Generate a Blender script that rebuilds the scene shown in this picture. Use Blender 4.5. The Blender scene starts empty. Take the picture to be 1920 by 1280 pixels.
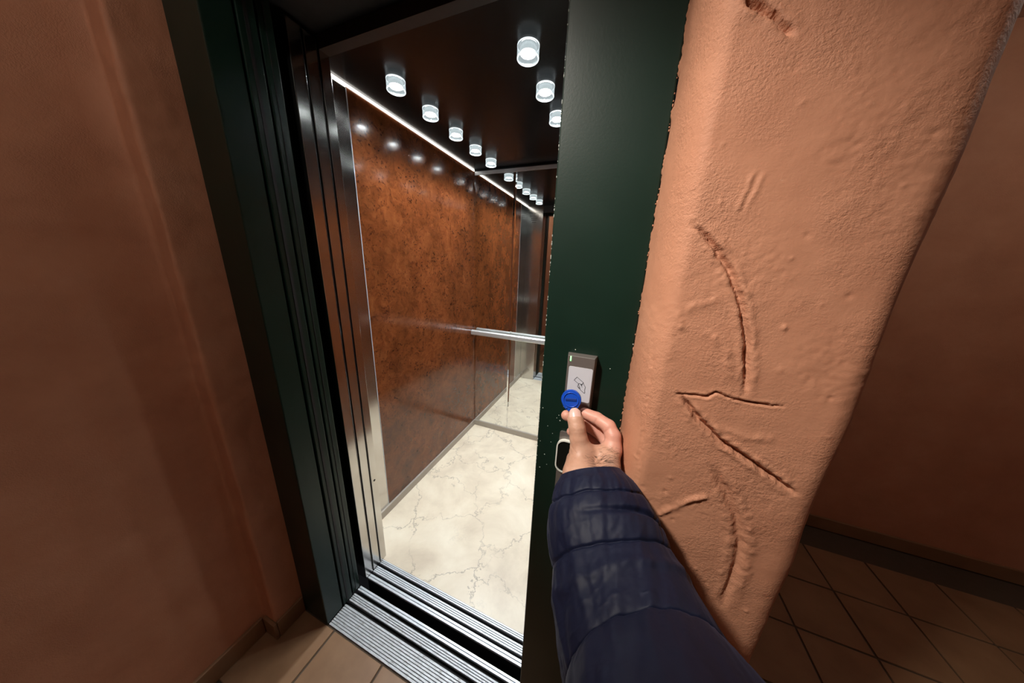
import bpy, bmesh, math, random
import numpy as np
from mathutils import Vector, Matrix

S = bpy.context.scene
COL = S.collection
random.seed(4)

# ---------------------------------------------------------------- camera
F_PX = 508.6
ROT = np.array([[0.92823766, 0.37010184, 0.03740944],      # camera right  (world axes)
                [0.13224608, -0.23433012, -0.96312012],    # camera down
                [-0.34768637, 0.89895162, -0.26645856]])   # camera forward
CAM = np.array([0.0, -0.465, 1.5])
cam = bpy.data.cameras.new('camera')
cam.sensor_fit = 'HORIZONTAL'; cam.sensor_width = 36.0
cam.lens = F_PX / 1920 * 36.0
cam.clip_start = 0.01; cam.clip_end = 60
camo = bpy.data.objects.new('camera', cam); COL.objects.link(camo)
m = Matrix.Identity(4)
for i in range(3):
    m[i][0] = ROT[0][i]; m[i][1] = -ROT[1][i]; m[i][2] = -ROT[2][i]; m[i][3] = CAM[i]
camo.matrix_world = m
S.camera = camo

# ---------------------------------------------------------------- world and exposure
w = bpy.data.worlds.new('world'); S.world = w; w.use_nodes = True
w.node_tree.nodes['Background'].inputs[0].default_value = (0.02, 0.02, 0.022, 1)
w.node_tree.nodes['Background'].inputs[1].default_value = 0.3
S.view_settings.view_transform = 'Standard'
S.view_settings.look = 'None'
S.view_settings.gamma = 1
S.view_settings.use_curve_mapping = False
S.view_settings.exposure = 0.0
LANDING_L = 50.0       # radiance of the landing lamp's glass
LANDING_SPOT = 112.0    # watts of an added spot, shaped to imitate the lens's darker corners
CAR_L = 1130.0          # radiance of each car downlight
STRIP_L = 5.0


def at(u, v, ax, val):
    """world point where the photo's pixel (u, v) meets the plane axis=val"""
    d = ROT.T @ np.array([(u - 960) / F_PX, (v - 640) / F_PX, 1.0])
    return CAM + d * ((val - CAM[ax]) / d[ax])


def deep(u, v, d):
    return CAM + ROT.T @ (np.array([(u - 960) / F_PX, (v - 640) / F_PX, 1.0]) * d)


# ---------------------------------------------------------------- materials
def nodes(name):
    mt = bpy.data.materials.new(name); mt.use_nodes = True
    nt = mt.node_tree; b = nt.nodes['Principled BSDF']
    return mt, nt, b


def lin(r, g, b):
    f = lambda c: (c / 255 / 12.92) if c / 255 <= .04045 else ((c / 255 + .055) / 1.055) ** 2.4
    return (f(r), f(g), f(b), 1)


def setp(b, **k):
    for n, v in k.items():
        b.inputs[n.replace('_', ' ')].default_value = v


def objcoord(nt, scale=(1, 1, 1)):
    tc = nt.nodes.new('ShaderNodeTexCoord'); mp = nt.nodes.new('ShaderNodeMapping')
    mp.inputs['Scale'].default_value = scale
    nt.links.new(tc.outputs['Object'], mp.inputs['Vector'])
    return mp.outputs[0]


def noise(nt, vec, scale, detail=4, rough=.55, dist=0.0):
    n = nt.nodes.new('ShaderNodeTexNoise')
    n.inputs['Scale'].default_value = scale; n.inputs['Detail'].default_value = detail
    n.inputs['Roughness'].default_value = rough; n.inputs['Distortion'].default_value = dist
    nt.links.new(vec, n.inputs['Vector'])
    return n.outputs['Fac']


def ramp(nt, fac, stops):
    r = nt.nodes.new('ShaderNodeValToRGB'); e = r.color_ramp.elements
    while len(e) < len(stops): e.new(.5)
    for i, (p, c) in enumerate(stops): e[i].position = p; e[i].color = c
    nt.links.new(fac, r.inputs['Fac'])
    return r.outputs['Color']


def mix(nt, fac, a, b, mode='MIX'):
    x = nt.nodes.new('ShaderNodeMix'); x.data_type = 'RGBA'; x.blend_type = mode
    for s, v in ((0, fac), (6, a), (7, b)):
        if hasattr(v, 'links'): nt.links.new(v, x.inputs[s])
        else: x.inputs[s].default_value = v
    return x.outputs[2]


def bump(nt, b, height, strength=.3, dist=.002, prev=None):
    x = nt.nodes.new('ShaderNodeBump')
    x.inputs['Strength'].default_value = strength; x.inputs['Distance'].default_value = dist
    nt.links.new(height, x.inputs['Height'])
    if prev is not None: nt.links.new(prev, x.inputs['Normal'])
    nt.links.new(x.outputs[0], b.inputs['Normal'])
    return x.outputs[0]


def rough_noise(nt, b, vec, scale, lo, hi, detail=3):
    n = noise(nt, vec, scale, detail)
    r = nt.nodes.new('ShaderNodeMapRange')
    r.inputs['To Min'].default_value = lo; r.inputs['To Max'].default_value = hi
    nt.links.new(n, r.inputs['Value']); nt.links.new(r.outputs[0], b.inputs['Roughness'])


def M_plain(name, col, rough=.5, metal=0.0, **k):
    mt, nt, b = nodes(name)
    setp(b, Base_Color=col, Roughness=rough, Metallic=metal, **k)
    v = objcoord(nt)
    rough_noise(nt, b, v, 40, max(0.02, rough * .85), min(1, rough * 1.15))
    return mt


def M_emit(name, col, strength):
    mt, nt, b = nodes(name)
    setp(b, Base_Color=(.8, .8, .8, 1), Emission_Color=col, Emission_Strength=strength)
    return mt


MAT = {}

# dark green gloss paint
mt, nt, b = nodes('green_paint'); v = objcoord(nt)
n1 = noise(nt, v, 9, 3)
nt.links.new(ramp(nt, n1, [(.3, (.0042, .0175, .0115, 1)), (.7, (.0052, .021, .014, 1))]), b.inputs['Base Color'])
rough_noise(nt, b, v, 5, .3, .42); bump(nt, b, noise(nt, v, 260, 2), .12, .0006)
setp(b, Specular_IOR_Level=.38)
MAT['green'] = mt
# brushed stainless steel
for nm, col, ro in (('steel', (.58, .56, .535, 1), .17), ('steel_dark', (.33, .31, .29, 1), .34)):
    mt, nt, b = nodes(nm); v = objcoord(nt, (1, 1, 1))
    vb = objcoord(nt, (3, 3, 3))
    nb = noise(nt, vb, 1.0, 2)
    setp(b, Base_Color=col, Metallic=1.0, Roughness=ro, Anisotropic=.65, Anisotropic_Rotation=0.0)
    r = nt.nodes.new('ShaderNodeMapRange'); r.inputs['To Min'].default_value = ro - .02; r.inputs['To Max'].default_value = ro + .03
    nt.links.new(nb, r.inputs['Value']); nt.links.new(r.outputs[0], b.inputs['Roughness'])
    tg = nt.nodes.new('ShaderNodeTangent'); tg.direction_type = 'RADIAL'; tg.axis = 'Z'
    nt.links.new(tg.outputs[0], b.inputs['Tangent'])
    MAT[nm] = mt
# aluminium (sills, trims)
mt, nt, b = nodes('aluminium'); v = objcoord(nt, (2, 60, 60))
c = ramp(nt, noise(nt, v, 6, 4), [(.25, (.52, .56, .60, 1)), (.75, (.66, .70, .75, 1))])
nt.links.new(c, b.inputs['Base Color']); setp(b, Metallic=.3, Roughness=.38)
bump(nt, b, noise(nt, v, 30, 2), .1, .0005)
MAT['alu'] = mt
mt, nt, b = nodes('worn_aluminium'); v = objcoord(nt)
dirt = noise(nt, objcoord(nt, (14, 40, 40)), 3, 6, .7)
c = ramp(nt, dirt, [(.3, (.22, .21, .19, 1)), (.45, (.46, .48, .50, 1)), (.8, (.60, .63, .67, 1))])
nt.links.new(c, b.inputs['Base Color']); setp(b, Metallic=.3); rough_noise(nt, b, v, 60, .38, .6)
MAT['alu_worn'] = mt
MAT['black'] = M_plain('black_rubber', (.006, .006, .007, 1), .6)
MAT['dark_metal'] = M_plain('dark_sheet_metal', (.02, .02, .022, 1), .38, .4)
MAT['brown_metal'] = M_plain('brown_primed_steel', (.02, .0155, .013, 1), .5, .2)
MAT['mirror'] = (lambda t: (setp(t[2], Base_Color=(.88, .9, .89, 1), Metallic=1.0, Roughness=.0), t[0])[1])(nodes('mirror_silver'))
# gloss black ceiling
mt, nt, b = nodes('gloss_black_laminate'); v = objcoord(nt)
setp(b, Base_Color=(.002, .002, .0025, 1), IOR=1.3); rough_noise(nt, b, v, 12, .2, .27)
bump(nt, b, noise(nt, v, 90, 2), .04, .0004)
MAT['black_gloss'] = mt
# burl veneer
mt, nt, b = nodes('burl_veneer'); v = objcoord(nt)
nw = noise(nt, v, 5, 4, .6)
warp = nt.nodes.new('ShaderNodeTexNoise'); warp.inputs['Scale'].default_value = 14; warp.inputs['Detail'].default_value = 4
nt.links.new(v, warp.inputs['Vector'])
vadd = nt.nodes.new('ShaderNodeVectorMath'); vadd.operation = 'MULTIPLY_ADD'
nt.links.new(warp.outputs['Color'], vadd.inputs[0]); vadd.inputs[1].default_value = (.12, .12, .12); nt.links.new(v, vadd.inputs[2])
swirl = noise(nt, vadd.outputs[0], 13, 8, .7, 1.0)
base = ramp(nt, swirl, [(.30, (.092, .0245, .0075, 1)), (.46, (.145, .040, .0125, 1)), (.60, (.185, .055, .0175, 1)), (.75, (.235, .077, .026, 1))])
vor = nt.nodes.new('ShaderNodeTexVoronoi'); vor.inputs['Scale'].default_value = 38
nt.links.new(vadd.outputs[0], vor.inputs['Vector'])
eyes = ramp(nt, vor.outputs['Distance'], [(.10, (1, 1, 1, 1)), (.30, (0, 0, 0, 1))])
specks = ramp(nt, noise(nt, vadd.outputs[0], 55, 6, .7), [(.54, (0, 0, 0, 1)), (.66, (1, 1, 1, 1))])
gate = ramp(nt, noise(nt, v, 8, 3), [(.36, (.1, .1, .1, 1)), (.56, (.95, .95, .95, 1))])
dk = mix(nt, 1.0, mix(nt, 1.0, eyes, specks, 'LIGHTEN'), gate, 'MULTIPLY')
c = mix(nt, dk, base, (.046, .013, .006, 1))
patch = ramp(nt, nw, [(.35, (.62, .62, .62, 1)), (.7, (1.1, 1.1, 1.1, 1))])
c = mix(nt, 1.0, c, patch, 'MULTIPLY')
nt.links.new(c, b.inputs['Base Color'])
setp(b, Roughness=.15, Specular_IOR_Level=.5, Coat_Weight=.08, Coat_Roughness=.08)
bump(nt, b, noise(nt, v, 30, 3), .03, .0006)
MAT['burl'] = mt
# cream marble
mt, nt, b = nodes('cream_marble'); v = objcoord(nt)
cl = noise(nt, v, 3.2, 6, .6, .4)
base = ramp(nt, cl, [(.3, (.54, .455, .35, 1)), (.5, (.68, .595, .465, 1)), (.7, (.77, .70, .57, 1))])
wn = nt.nodes.new('ShaderNodeTexNoise'); wn.inputs['Scale'].default_value = 5; wn.inputs['Detail'].default_value = 6; wn.inputs['Roughness'].default_value = .65
nt.links.new(v, wn.inputs['Vector'])
va = nt.nodes.new('ShaderNodeVectorMath'); va.operation = 'MULTIPLY_ADD'
nt.links.new(wn.outputs['Color'], va.inputs[0]); va.inputs[1].default_value = (.32, .32, .32); nt.links.new(v, va.inputs[2])
vein = nt.nodes.new('ShaderNodeTexVoronoi'); vein.feature = 'DISTANCE_TO_EDGE'; vein.inputs['Scale'].default_value = 3.1
nt.links.new(va.outputs[0], vein.inputs['Vector'])
vm = ramp(nt, vein.outputs['Distance'], [(.0, (1, 1, 1, 1)), (.018, (0, 0, 0, 1))])
vg = ramp(nt, noise(nt, v, 4.3, 3), [(.36, (0, 0, 0, 1)), (.56, (.8, .8, .8, 1))])
vf = mix(nt, 1.0, vm, vg, 'MULTIPLY')
c = mix(nt, vf, base, (.27, .23, .185, 1))
vein2 = nt.nodes.new('ShaderNodeTexVoronoi'); vein2.feature = 'DISTANCE_TO_EDGE'; vein2.inputs['Scale'].default_value = 9
nt.links.new(va.outputs[0], vein2.inputs['Vector'])
vm2 = ramp(nt, vein2.outputs['Distance'], [(.0, (.5, .5, .5, 1)), (.03, (0, 0, 0, 1))])
vg2 = ramp(nt, noise(nt, v, 6.1, 3), [(.55, (0, 0, 0, 1)), (.7, (.7, .7, .7, 1))])
c = mix(nt, mix(nt, 1.0, vm2, vg2, 'MULTIPLY'), c, (.42, .38, .33, 1))
nt.links.new(c, b.inputs['Base Color']); rough_noise(nt, b, v, 12, .28, .4)
MAT['marble'] = mt
# salmon plaster
mt, nt, b = nodes('salmon_plaster'); v = objcoord(nt)
big = noise(nt, v, 6, 5, .6)
c = ramp(nt, big, [(.3, (.47, .212, .125, 1)), (.55, (.53, .25, .15, 1)), (.75, (.57, .285, .178, 1))])
fl = noise(nt, v, 150, 2)
c = mix(nt, ramp(nt, fl, [(.72, (0, 0, 0, 1)), (.80, (.25, .25, .25, 1))]), c, (.7, .45, .3, 1))
nt.links.new(c, b.inputs['Base Color']); setp(b, Roughness=.62, Specular_IOR_Level=.3)
g = ramp(nt, noise(nt, v, 9, 3), [(.40, (.12, .12, .12, 1)), (.62, (1, 1, 1, 1))])
h = mix(nt, 1.0, noise(nt, v, 330, 4, .65), g, 'MULTIPLY')
p1 = bump(nt, b, h, .75, .0022)
bump(nt, b, noise(nt, v, 55, 5, .6), .16, .004, p1)
MAT['plaster'] = mt
# floor tile
mt, nt, b = nodes('brown_tile'); v = objcoord(nt)
c = ramp(nt, noise(nt, v, 7, 5), [(.3, (.20, .105, .052, 1)), (.7, (.27, .15, .078, 1))])
nt.links.new(c, b.inputs['Base Color']); rough_noise(nt, b, v, 20, .38, .52)
bump(nt, b, noise(nt, v, 60, 3), .1, .001)
MAT['tile'] = mt
MAT['grout'] = M_plain('grout', (.07, .045, .028, 1), .85)
MAT['ceil_paint'] = M_plain('ceiling_paint', (.62, .52, .44, 1), .8)
MAT['acrylic'] = None
mt, nt, b = nodes('clear_acrylic')
setp(b, Base_Color=(.02, .022, .022, 1), Roughness=.08, Alpha=.5, Emission_Color=(.80, .93, .97, 1), Emission_Strength=.95)
MAT['acrylic'] = mt
mt, nt, b = nodes('acrylic_rim')
setp(b, Base_Color=(.1, .1, .1, 1), Roughness=.3, Emission_Color=(.9, .98, 1, 1), Emission_Strength=1.15)
MAT['acrylic_rim'] = mt
MAT['lamp_shell'] = M_plain('lamp_shell', (.55, .57, .57, 1), .3, .9)
MAT['lamp'] = M_emit('downlight_diffuser', (.93, .985, 1, 1), CAR_L)
MAT['strip'] = M_emit('led_strip', (1, .95, .86, 1), STRIP_L)
MAT['dome'] = M_emit('lamp_dome_glass', (1, .93, .82, 1), LANDING_L)
MAT['grey_plastic'] = M_plain('grey_anodised', (.27, .245, .23, 1), .38, .6)
MAT['white_label'] = M_plain('white_label', (.60, .62, .68, 1), .4)
MAT['white_plastic'] = M_plain('white_plastic', (.82, .84, .78, 1), .35)
MAT['skirt_steel'] = M_plain('matt_brushed_steel', (.40, .36, .31, 1), .5, .35)
MAT['ink'] = M_plain('ink', (.02, .022, .03, 1), .6)
MAT['green_led'] = M_emit('green_led', (.03, 1, .16, 1), 1.3)
MAT['black_glass'] = M_plain('black_glass', (.006, .008, .007, 1), .08)
MAT['blue'] = M_plain('blue_plastic', (.008, .075, .52, 1), .32)
MAT['blue_dark'] = M_plain('blue_plastic_print', (.006, .035, .22, 1), .4)
MAT['chip'] = M_plain('bare_primer', (.55, .60, .56, 1), .7)
MAT['nail'] = M_plain('nail', (.72, .46, .40, 1), .3)
MAT['hair'] = M_plain('arm_hair', (.035, .02, .013, 1), .6)
# skin
mt, nt, b = nodes('skin'); v = objcoord(nt)
s1 = noise(nt, v, 38, 5, .6)
c = ramp(nt, s1, [(.3, (.48, .25, .165, 1)), (.5, (.56, .315, .22, 1)), (.7, (.62, .37, .275, 1))])
sp = noise(nt, v, 120, 3)
c = mix(nt, ramp(nt, sp, [(.62, (0, 0, 0, 1)), (.75, (.4, .4, .4, 1))]), c, (.46, .22, .15, 1))
att = nt.nodes.new('ShaderNodeAttribute'); att.attribute_name = 'pink'
c = mix(nt, att.outputs['Fac'], c, (.70, .33, .26, 1))
nt.links.new(c, b.inputs['Base Color'])
setp(b, Roughness=.48, Subsurface_Weight=.12, Subsurface_Scale=.006, Subsurface_Radius=(1, .35, .2))
p1 = bump(nt, b, noise(nt, objcoord(nt, (1, 1, 1)), 420, 3), .18, .0006)
bump(nt, b, noise(nt, objcoord(nt, (40, 40, 210)), 1.0, 3, .6), .35, .0011, p1)
MAT['skin'] = mt
# navy nylon
mt, nt, b = nodes('navy_nylon'); v = objcoord(nt)
c = ramp(nt, noise(nt, v, 14, 4), [(.3, (.0036, .0060, .0235, 1)), (.7, (.0048, .0080, .030, 1))])
nt.links.new(c, b.inputs['Base Color']); rough_noise(nt, b, v, 50, .55, .68); setp(b, Specular_IOR_Level=.35)
setp(b, Sheen_Weight=.04, Sheen_Roughness=.4, Sheen_Tint=(.4, .5, 1, 1))
p1 = bump(nt, b, noise(nt, v, 900, 2), .08, .0004)
bump(nt, b, noise(nt, v, 22, 4, .5, .5), .12, .004, p1)
MAT['nylon'] = mt


# ---------------------------------------------------------------- mesh helpers
def finish(name, bm, mat, parent=None, smooth=False):
    me = bpy.data.meshes.new(name)
    bmesh.ops.recalc_face_normals(bm, faces=bm.faces)
    bm.to_mesh(me); bm.free()
    me.materials.append(MAT[mat])
    if smooth:
        for p in me.polygons: p.use_smooth = True
    o = bpy.data.objects.new(name, me); COL.objects.link(o)
    if parent is not None: o.parent = parent
    return o


def bbox(bm, x0, x1, y0, y1, z0, z1, bev=0.0, seg=2):
    t = bmesh.new()
    r = bmesh.ops.create_cube(t, size=1)
    for vv in t.verts:
        vv.co = Vector((x0 + (vv.co.x + .5) * (x1 - x0), y0 + (vv.co.y + .5) * (y1 - y0), z0 + (vv.co.z + .5) * (z1 - z0)))
    if bev > 0:
        bmesh.ops.bevel(t, geom=list(t.edges), offset=bev, segments=seg, affect='EDGES', profile=.5)
    me = bpy.data.meshes.new('tmp'); t.to_mesh(me); t.free()
    bm.from_mesh(me); bpy.data.meshes.remove(me)


def box(name, mat, x0, x1, y0, y1, z0, z1, bev=0.0, parent=None, seg=2):
    bm = bmesh.new(); bbox(bm, x0, x1, y0, y1, z0, z1, bev, seg)
    return finish(name, bm, mat, parent)


def lathe(bm, prof, segs=40, axis='Z', origin=(0, 0, 0), frame=None):
    rows = []
    O = Vector(origin)
    for r, h in prof:
        row = []
        for i in range(segs):
            a = 2 * math.pi * i / segs
            p = Vector((r * math.cos(a), r * math.sin(a), h))
            if axis == 'X': p = Vector((p.z, p.x, p.y))
            if axis == 'Y': p = Vector((p.x, p.z, p.y))
            if frame is not None: p = frame @ p
            row.append(bm.verts.new(O + p))
        rows.append(row)
    for a, b_ in zip(rows, rows[1:]):
        for i in range(segs):
            j = (i + 1) % segs
            bm.faces.new((a[i], a[j], b_[j], b_[i]))
    return rows


def lathe_obj(name, mat, prof, segs=40, axis='Z', origin=(0, 0, 0), parent=None, frame=None, cap=True, smooth=True):
    bm = bmesh.new(); rows = lathe(bm, prof, segs, axis, origin, frame)
    if cap:
        for row in (rows[0], rows[-1]):
            if (row[0].co - row[len(row) // 2].co).length > 1e-7: bm.faces.new(row)
    bmesh.ops.remove_doubles(bm, verts=bm.verts, dist=1e-7)
    o = finish(name, bm, mat, parent, smooth)
    if smooth:
        sharp(o)
    return o


def sharp(o, ang=40):
    me = o.data
    bm = bmesh.new(); bm.from_mesh(me)
    for e in bm.edges:
        if len(e.link_faces) == 2 and e.calc_face_angle(0) > math.radians(ang): e.smooth = False
    bm.to_mesh(me); bm.free()


def tube(bm, pts, r, segs=8, cap=True):
    pts = [Vector(p) for p in pts]; rows = []
    up = None
    for i, p in enumerate(pts):
        d = (pts[min(i + 1, len(pts) - 1)] - pts[max(i - 1, 0)]).normalized()
        if up is None:
            up = d.orthogonal().normalized()
        up = (up - d * up.dot(d)).normalized(); s = d.cross(up)
        rr = r[i] if isinstance(r, (list, tuple)) else r
        rows.append([bm.verts.new(p + (up * math.cos(2 * math.pi * k / segs) + s * math.sin(2 * math.pi * k / segs)) * rr) for k in range(segs)])
    for a, b_ in zip(rows, rows[1:]):
        for i in range(segs):
            j = (i + 1) % segs
            bm.faces.new((a[i], a[j], b_[j], b_[i]))
    if cap: bm.faces.new(rows[0]); bm.faces.new(rows[-1])


def strip_lines(bm, lines, w, nrm, th=.0003):
    """flat printed lines: thin bars along polylines on a face with normal nrm"""
    n = Vector(nrm)
    for L in lines:
        L = [Vector(p) for p in L]
        for a, b_ in zip(L, L[1:]):
            d = (b_ - a).normalized(); s = d.cross(n).normalized() * (w / 2); e = d * (w * .35)
            q = [a - e - s, b_ + e - s, b_ + e + s, a - e + s]
            lo = [bm.verts.new(p) for p in q]; hi = [bm.verts.new(p + n * th) for p in q]
            bm.faces.new(hi); bm.faces.new(lo[::-1])
            for i in range(4):
                j = (i + 1) % 4; bm.faces.new((lo[i], lo[j], hi[j], hi[i]))


def tag(o, label=None, cat=None, group=None, kind=None):
    if label: o['label'] = label
    if cat: o['category'] = cat
    if group: o['group'] = group
    if kind: o['kind'] = kind
    return o


def empty(name, loc=(0, 0, 0)):
    o = bpy.data.objects.new(name, None); o.empty_display_size = .05; COL.objects.link(o); o.location = loc
    return o


def struct(o, label):
    return tag(o, label, None, None, 'structure')


def under(parent, *objs):
    """parent keeps an offset: children were built in world coordinates"""
    for o in objs:
        o.parent = parent
        o.matrix_parent_inverse = Matrix.Translation(parent.location).inverted()


def np_mesh(name, V, Fq, mat, parent=None, smooth=True):
    me = bpy.data.meshes.new(name)
    me.from_pydata([tuple(p) for p in np.asarray(V, float).tolist()], [], [tuple(q) for q in np.asarray(Fq).tolist()])
    me.materials.append(MAT[mat])
    if smooth: me.polygons.foreach_set('use_smooth', [True] * len(me.polygons))
    me.update()
    o = bpy.data.objects.new(name, me); COL.objects.link(o)
    if parent is not None: o.parent = parent
    return o


RNG = np.random.default_rng(11)
LAT = RNG.random((256, 256))


def vnoise(x, y, sc):
    x = np.asarray(x) * sc; y = np.asarray(y) * sc
    xi = np.floor(x).astype(int); yi = np.floor(y).astype(int)
    fx = x - xi; fy = y - yi
    fx = fx * fx * (3 - 2 * fx); fy = fy * fy * (3 - 2 * fy)
    g = lambda a, b_: LAT[a % 256, b_ % 256]
    return (g(xi, yi) * (1 - fx) + g(xi + 1, yi) * fx) * (1 - fy) + (g(xi, yi + 1) * (1 - fx) + g(xi + 1, yi + 1) * fx) * fy - .5


def fbm(x, y, sc, oct=4):
    r = 0; a = 1
    for i in range(oct):
        r = r + a * vnoise(np.asarray(x) + 3.7 * i, np.asarray(y) - 1.9 * i, sc * 2 ** i); a *= .5
    return r


def seg_dist(px, pz, line):
    """distance to polyline, signed side and the parameter 0..1 along it"""
    best = np.full(px.shape, 1e9); tt = np.zeros(px.shape); side = np.zeros(px.shape)
    L = [np.array(p, float) for p in line]
    ln = [np.linalg.norm(b_ - a) for a, b_ in zip(L, L[1:])]; tot = sum(ln); acc = 0
    for (a, b_), l in zip(zip(L, L[1:]), ln):
        d = (b_ - a) / l
        s = np.clip((px - a[0]) * d[0] + (pz - a[1]) * d[1], 0, l)
        qx = px - a[0] - d[0] * s; qz = pz - a[1] - d[1] * s
        dd = np.hypot(qx, qz); k = dd < best
        best = np.where(k, dd, best); tt = np.where(k, (acc + s) / tot, tt)
        side = np.where(k, np.sign(d[0] * qz - d[1] * qx), side); acc += l
    return best, tt, side


# ================================================================= SETTING: landing
OPL, OPR = -.967, -.117          # clear opening of the lift doors
CXL, CXR, CYF, CYB, CZ = -1.164, 0.0, .314, 1.608, 2.197   # inside of the car
LWX = -1.19                      # landing's left wall
ZC = 2.5

# --- floor with separate tiles
fl = box('floor', 'grout', -1.25, 2.6, -2.3, 0.004, -.05, -.006)
struct(fl, 'landing floor of square brown ceramic tiles with dark joints')
fl2 = box('floor_corridor', 'grout', .04, 2.6, .004, 1.5, -.05, -.006)
struct(fl2, 'brown tiled corridor floor running past the plastered corner')
tile_me = None
gx0, pitch = -.928, .264
k = 0
for ix in range(-1, 13):
    for iy in range(0, 15):
        xa = gx0 + ix * pitch + .004; xb = xa + pitch - .008
        yb = -.002 + .264 * 6 - iy * pitch; ya = yb - pitch + .008
        xa_, xb_, ya_, yb_ = max(xa, LWX), min(xb, 2.6), max(ya, -2.3), yb
        if xb_ - xa_ < .02: continue
        par = fl
        if ya_ >= -.004:
            if xb_ < .28: continue
            par = fl2; xa_ = max(xa_, .2)
        elif yb_ > -.002:
            if xa_ > .2: par = fl2
            else: yb_ = min(yb_, -.002)
        if yb_ - ya_ < .02 or yb_ > 1.5: continue
        bm = bmesh.new(); bbox(bm, xa_, xb_, ya_, yb_, -.012, 0.0 + random.uniform(-.0008, .0008), .0015, 1)
        finish('tile', bm, 'tile', par)

# --- ceiling, back wall, corridor
struct(box('ceiling', 'ceil_paint', -1.4, 2.6, -2.3, 1.5, ZC, ZC + .1), 'pale painted landing ceiling')
struct(box('wall_back', 'plaster', -1.4, 2.6, -2.4, -2.3, 0, ZC), 'salmon plastered wall across the landing')
struct(box('wall_far', 'plaster', .24, 2.6, 1.5, 1.6, 0, ZC), 'salmon plastered wall at the end of the corridor')
struct(box('wall_side', 'plaster', 2.6, 2.7, -2.4, 1.6, 0, ZC), 'salmon plastered corridor wall')
struct(box('wall_front', 'plaster', -1.25, .27, -.1, .02, 2.36, ZC), 'salmon plaster above the green lift frame')

# --- right wall: thick trowelled plaster with carved grooves, real relief
pr = []
n = 26
for i in range(n + 1):                                   # rounded edge beside the green frame
    a = math.pi / 2 * i / n
    pr.append((.031 + .036 * (1 - math.cos(a)), -.1 * math.sin(a) ** .9, -math.cos(a), -math.sin(a), 1))
x = .067
while x < .222:
    pr.append((x + .0016, -.1, 0, -1, 1)); x += .0016
for i in range(1, 13):                                   # outer corner, rounding away
    a = math.pi / 2 * i / 12
    pr.append((.224 + .028 * math.sin(a), -.1 + .028 * (1 - math.cos(a)), math.sin(a), -math.cos(a), 1))
y = -.07
while y < 1.5:
    y = min(1.5, y + .03); pr.append((.252, y, 1, 0, 0))
pr = np.array(pr)
zs = np.concatenate([np.arange(0, .82, .03), np.arange(.82, 1.98, .0018), np.arange(1.98, ZC + .001, .026)])
PX, ZZ = np.meshgrid(pr[:, 0], zs); PY, _ = np.meshgrid(pr[:, 1], zs)
NX, _ = np.meshgrid(pr[:, 2], zs); NY, _ = np.meshgrid(pr[:, 3], zs); FI, _ = np.meshgrid(pr[:, 4], zs)
arc = np.concatenate([[0], np.cumsum(np.hypot(np.diff(pr[:, 0]), np.diff(pr[:, 1])))])
AR, _ = np.meshgrid(arc, zs)
H = .0035 * fbm(AR, ZZ, 8, 2) + .0007 * fbm(AR, ZZ, 35, 2)
rough_gate = np.clip(fbm(AR + 5, ZZ + 9, 12, 3) * 4 + .1, 0, 1)
H += rough_gate * (.0006 * fbm(AR * 1.0, ZZ, 230, 2) + .0004 * fbm(AR + 2, ZZ, 95, 2))
P = lambda L: [tuple(at(u, v_, 1, -.1)[[0, 2]]) for u, v_ in L]
grooves = [
    (P([(1300, 420), (1340, 460), (1370, 510), (1390, 570), (1400, 630), (1401, 680), (1397, 735)]), .0035, .0055, .0012),
    (P([(1274, 738), (1310, 785), (1350, 825), (1400, 860), (1445, 890), (1490, 925)]), .0036, .0060, .0014),
    (P([(1268, 738), (1300, 740), (1328, 743), (1340, 735), (1375, 746), (1420, 757), (1470, 762)]), .0016, .0032, .0006),
    (P([(1335, 876), (1360, 920), (1380, 970), (1387, 1020), (1380, 1060), (1367, 1098), (1355, 1132)]), .0060, .0034, .0014),
    (P([(1400, -8), (1425, 8), (1450, 24), (1490, 60)]), .003, .006, .0010),
    (P([(1228, 640), (1221, 717), (1205, 820), (1192, 908)]), .0013, .0022, .0004),
    (P([(1425, 320), (1405, 365), (1388, 400)]), .0022, .0003, .0007),
]
for L, wd, dp, lip in grooves:
    jx = PX + .0016 * fbm(PX, ZZ, 160, 2); jz = ZZ + .0016 * fbm(PX + 8, ZZ, 160, 2)
    d, t, sd = seg_dist(jx, jz, L)
    taper = np.clip(np.minimum(t, 1 - t) * 7, .05, 1) ** .6
    H -= 1.5 * dp * taper * np.clip(1 - d / (wd * .95), 0, 1) ** .8
    H += lip * taper * np.exp(-((d - wd * 1.9) / (wd * .9)) ** 2) * (.6 + 1.6 * np.clip(fbm(PX, ZZ, 120, 2) + .3, 0, 1))
for L, wd, ht in [(P([(1238, 960), (1262, 952), (1290, 937), (1320, 930)]), .004, .0028),
                  (P([(1345, 560), (1300, 575), (1272, 592), (1276, 612)]), .005, .0012),
                  (P([(1330, 625), (1362, 660), (1368, 705)]), .005, .0014),
                  (P([(1340, 800), (1400, 818), (1440, 822)]), .005, .001)]:
    d, t, sd = seg_dist(PX, ZZ, L)
    H += ht * np.exp(-(d / wd) ** 2) * (.5 + np.clip(fbm(PX, ZZ, 140, 2) + .4, 0, 1.2))
for k_ in range(60):                                      # small bumps and pits of the trowelled coat
    cx_ = random.uniform(.05, .24); cz_ = random.uniform(.95, 1.9); s_ = random.uniform(.0012, .0030)
    H += random.choice((1, 1, -1)) * random.uniform(.0006, .0015) * np.exp(-((PX - cx_) ** 2 + (ZZ - cz_) ** 2) / s_ ** 2)
H = H * FI + (1 - FI) * .004 * fbm(AR, ZZ, 6, 2)
edge = np.clip(AR / .02, 0, 1)
H = H * (.35 + .65 * edge)
V = np.stack([PX + NX * H, PY + NY * H, ZZ], -1).reshape(-1, 3)
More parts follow.
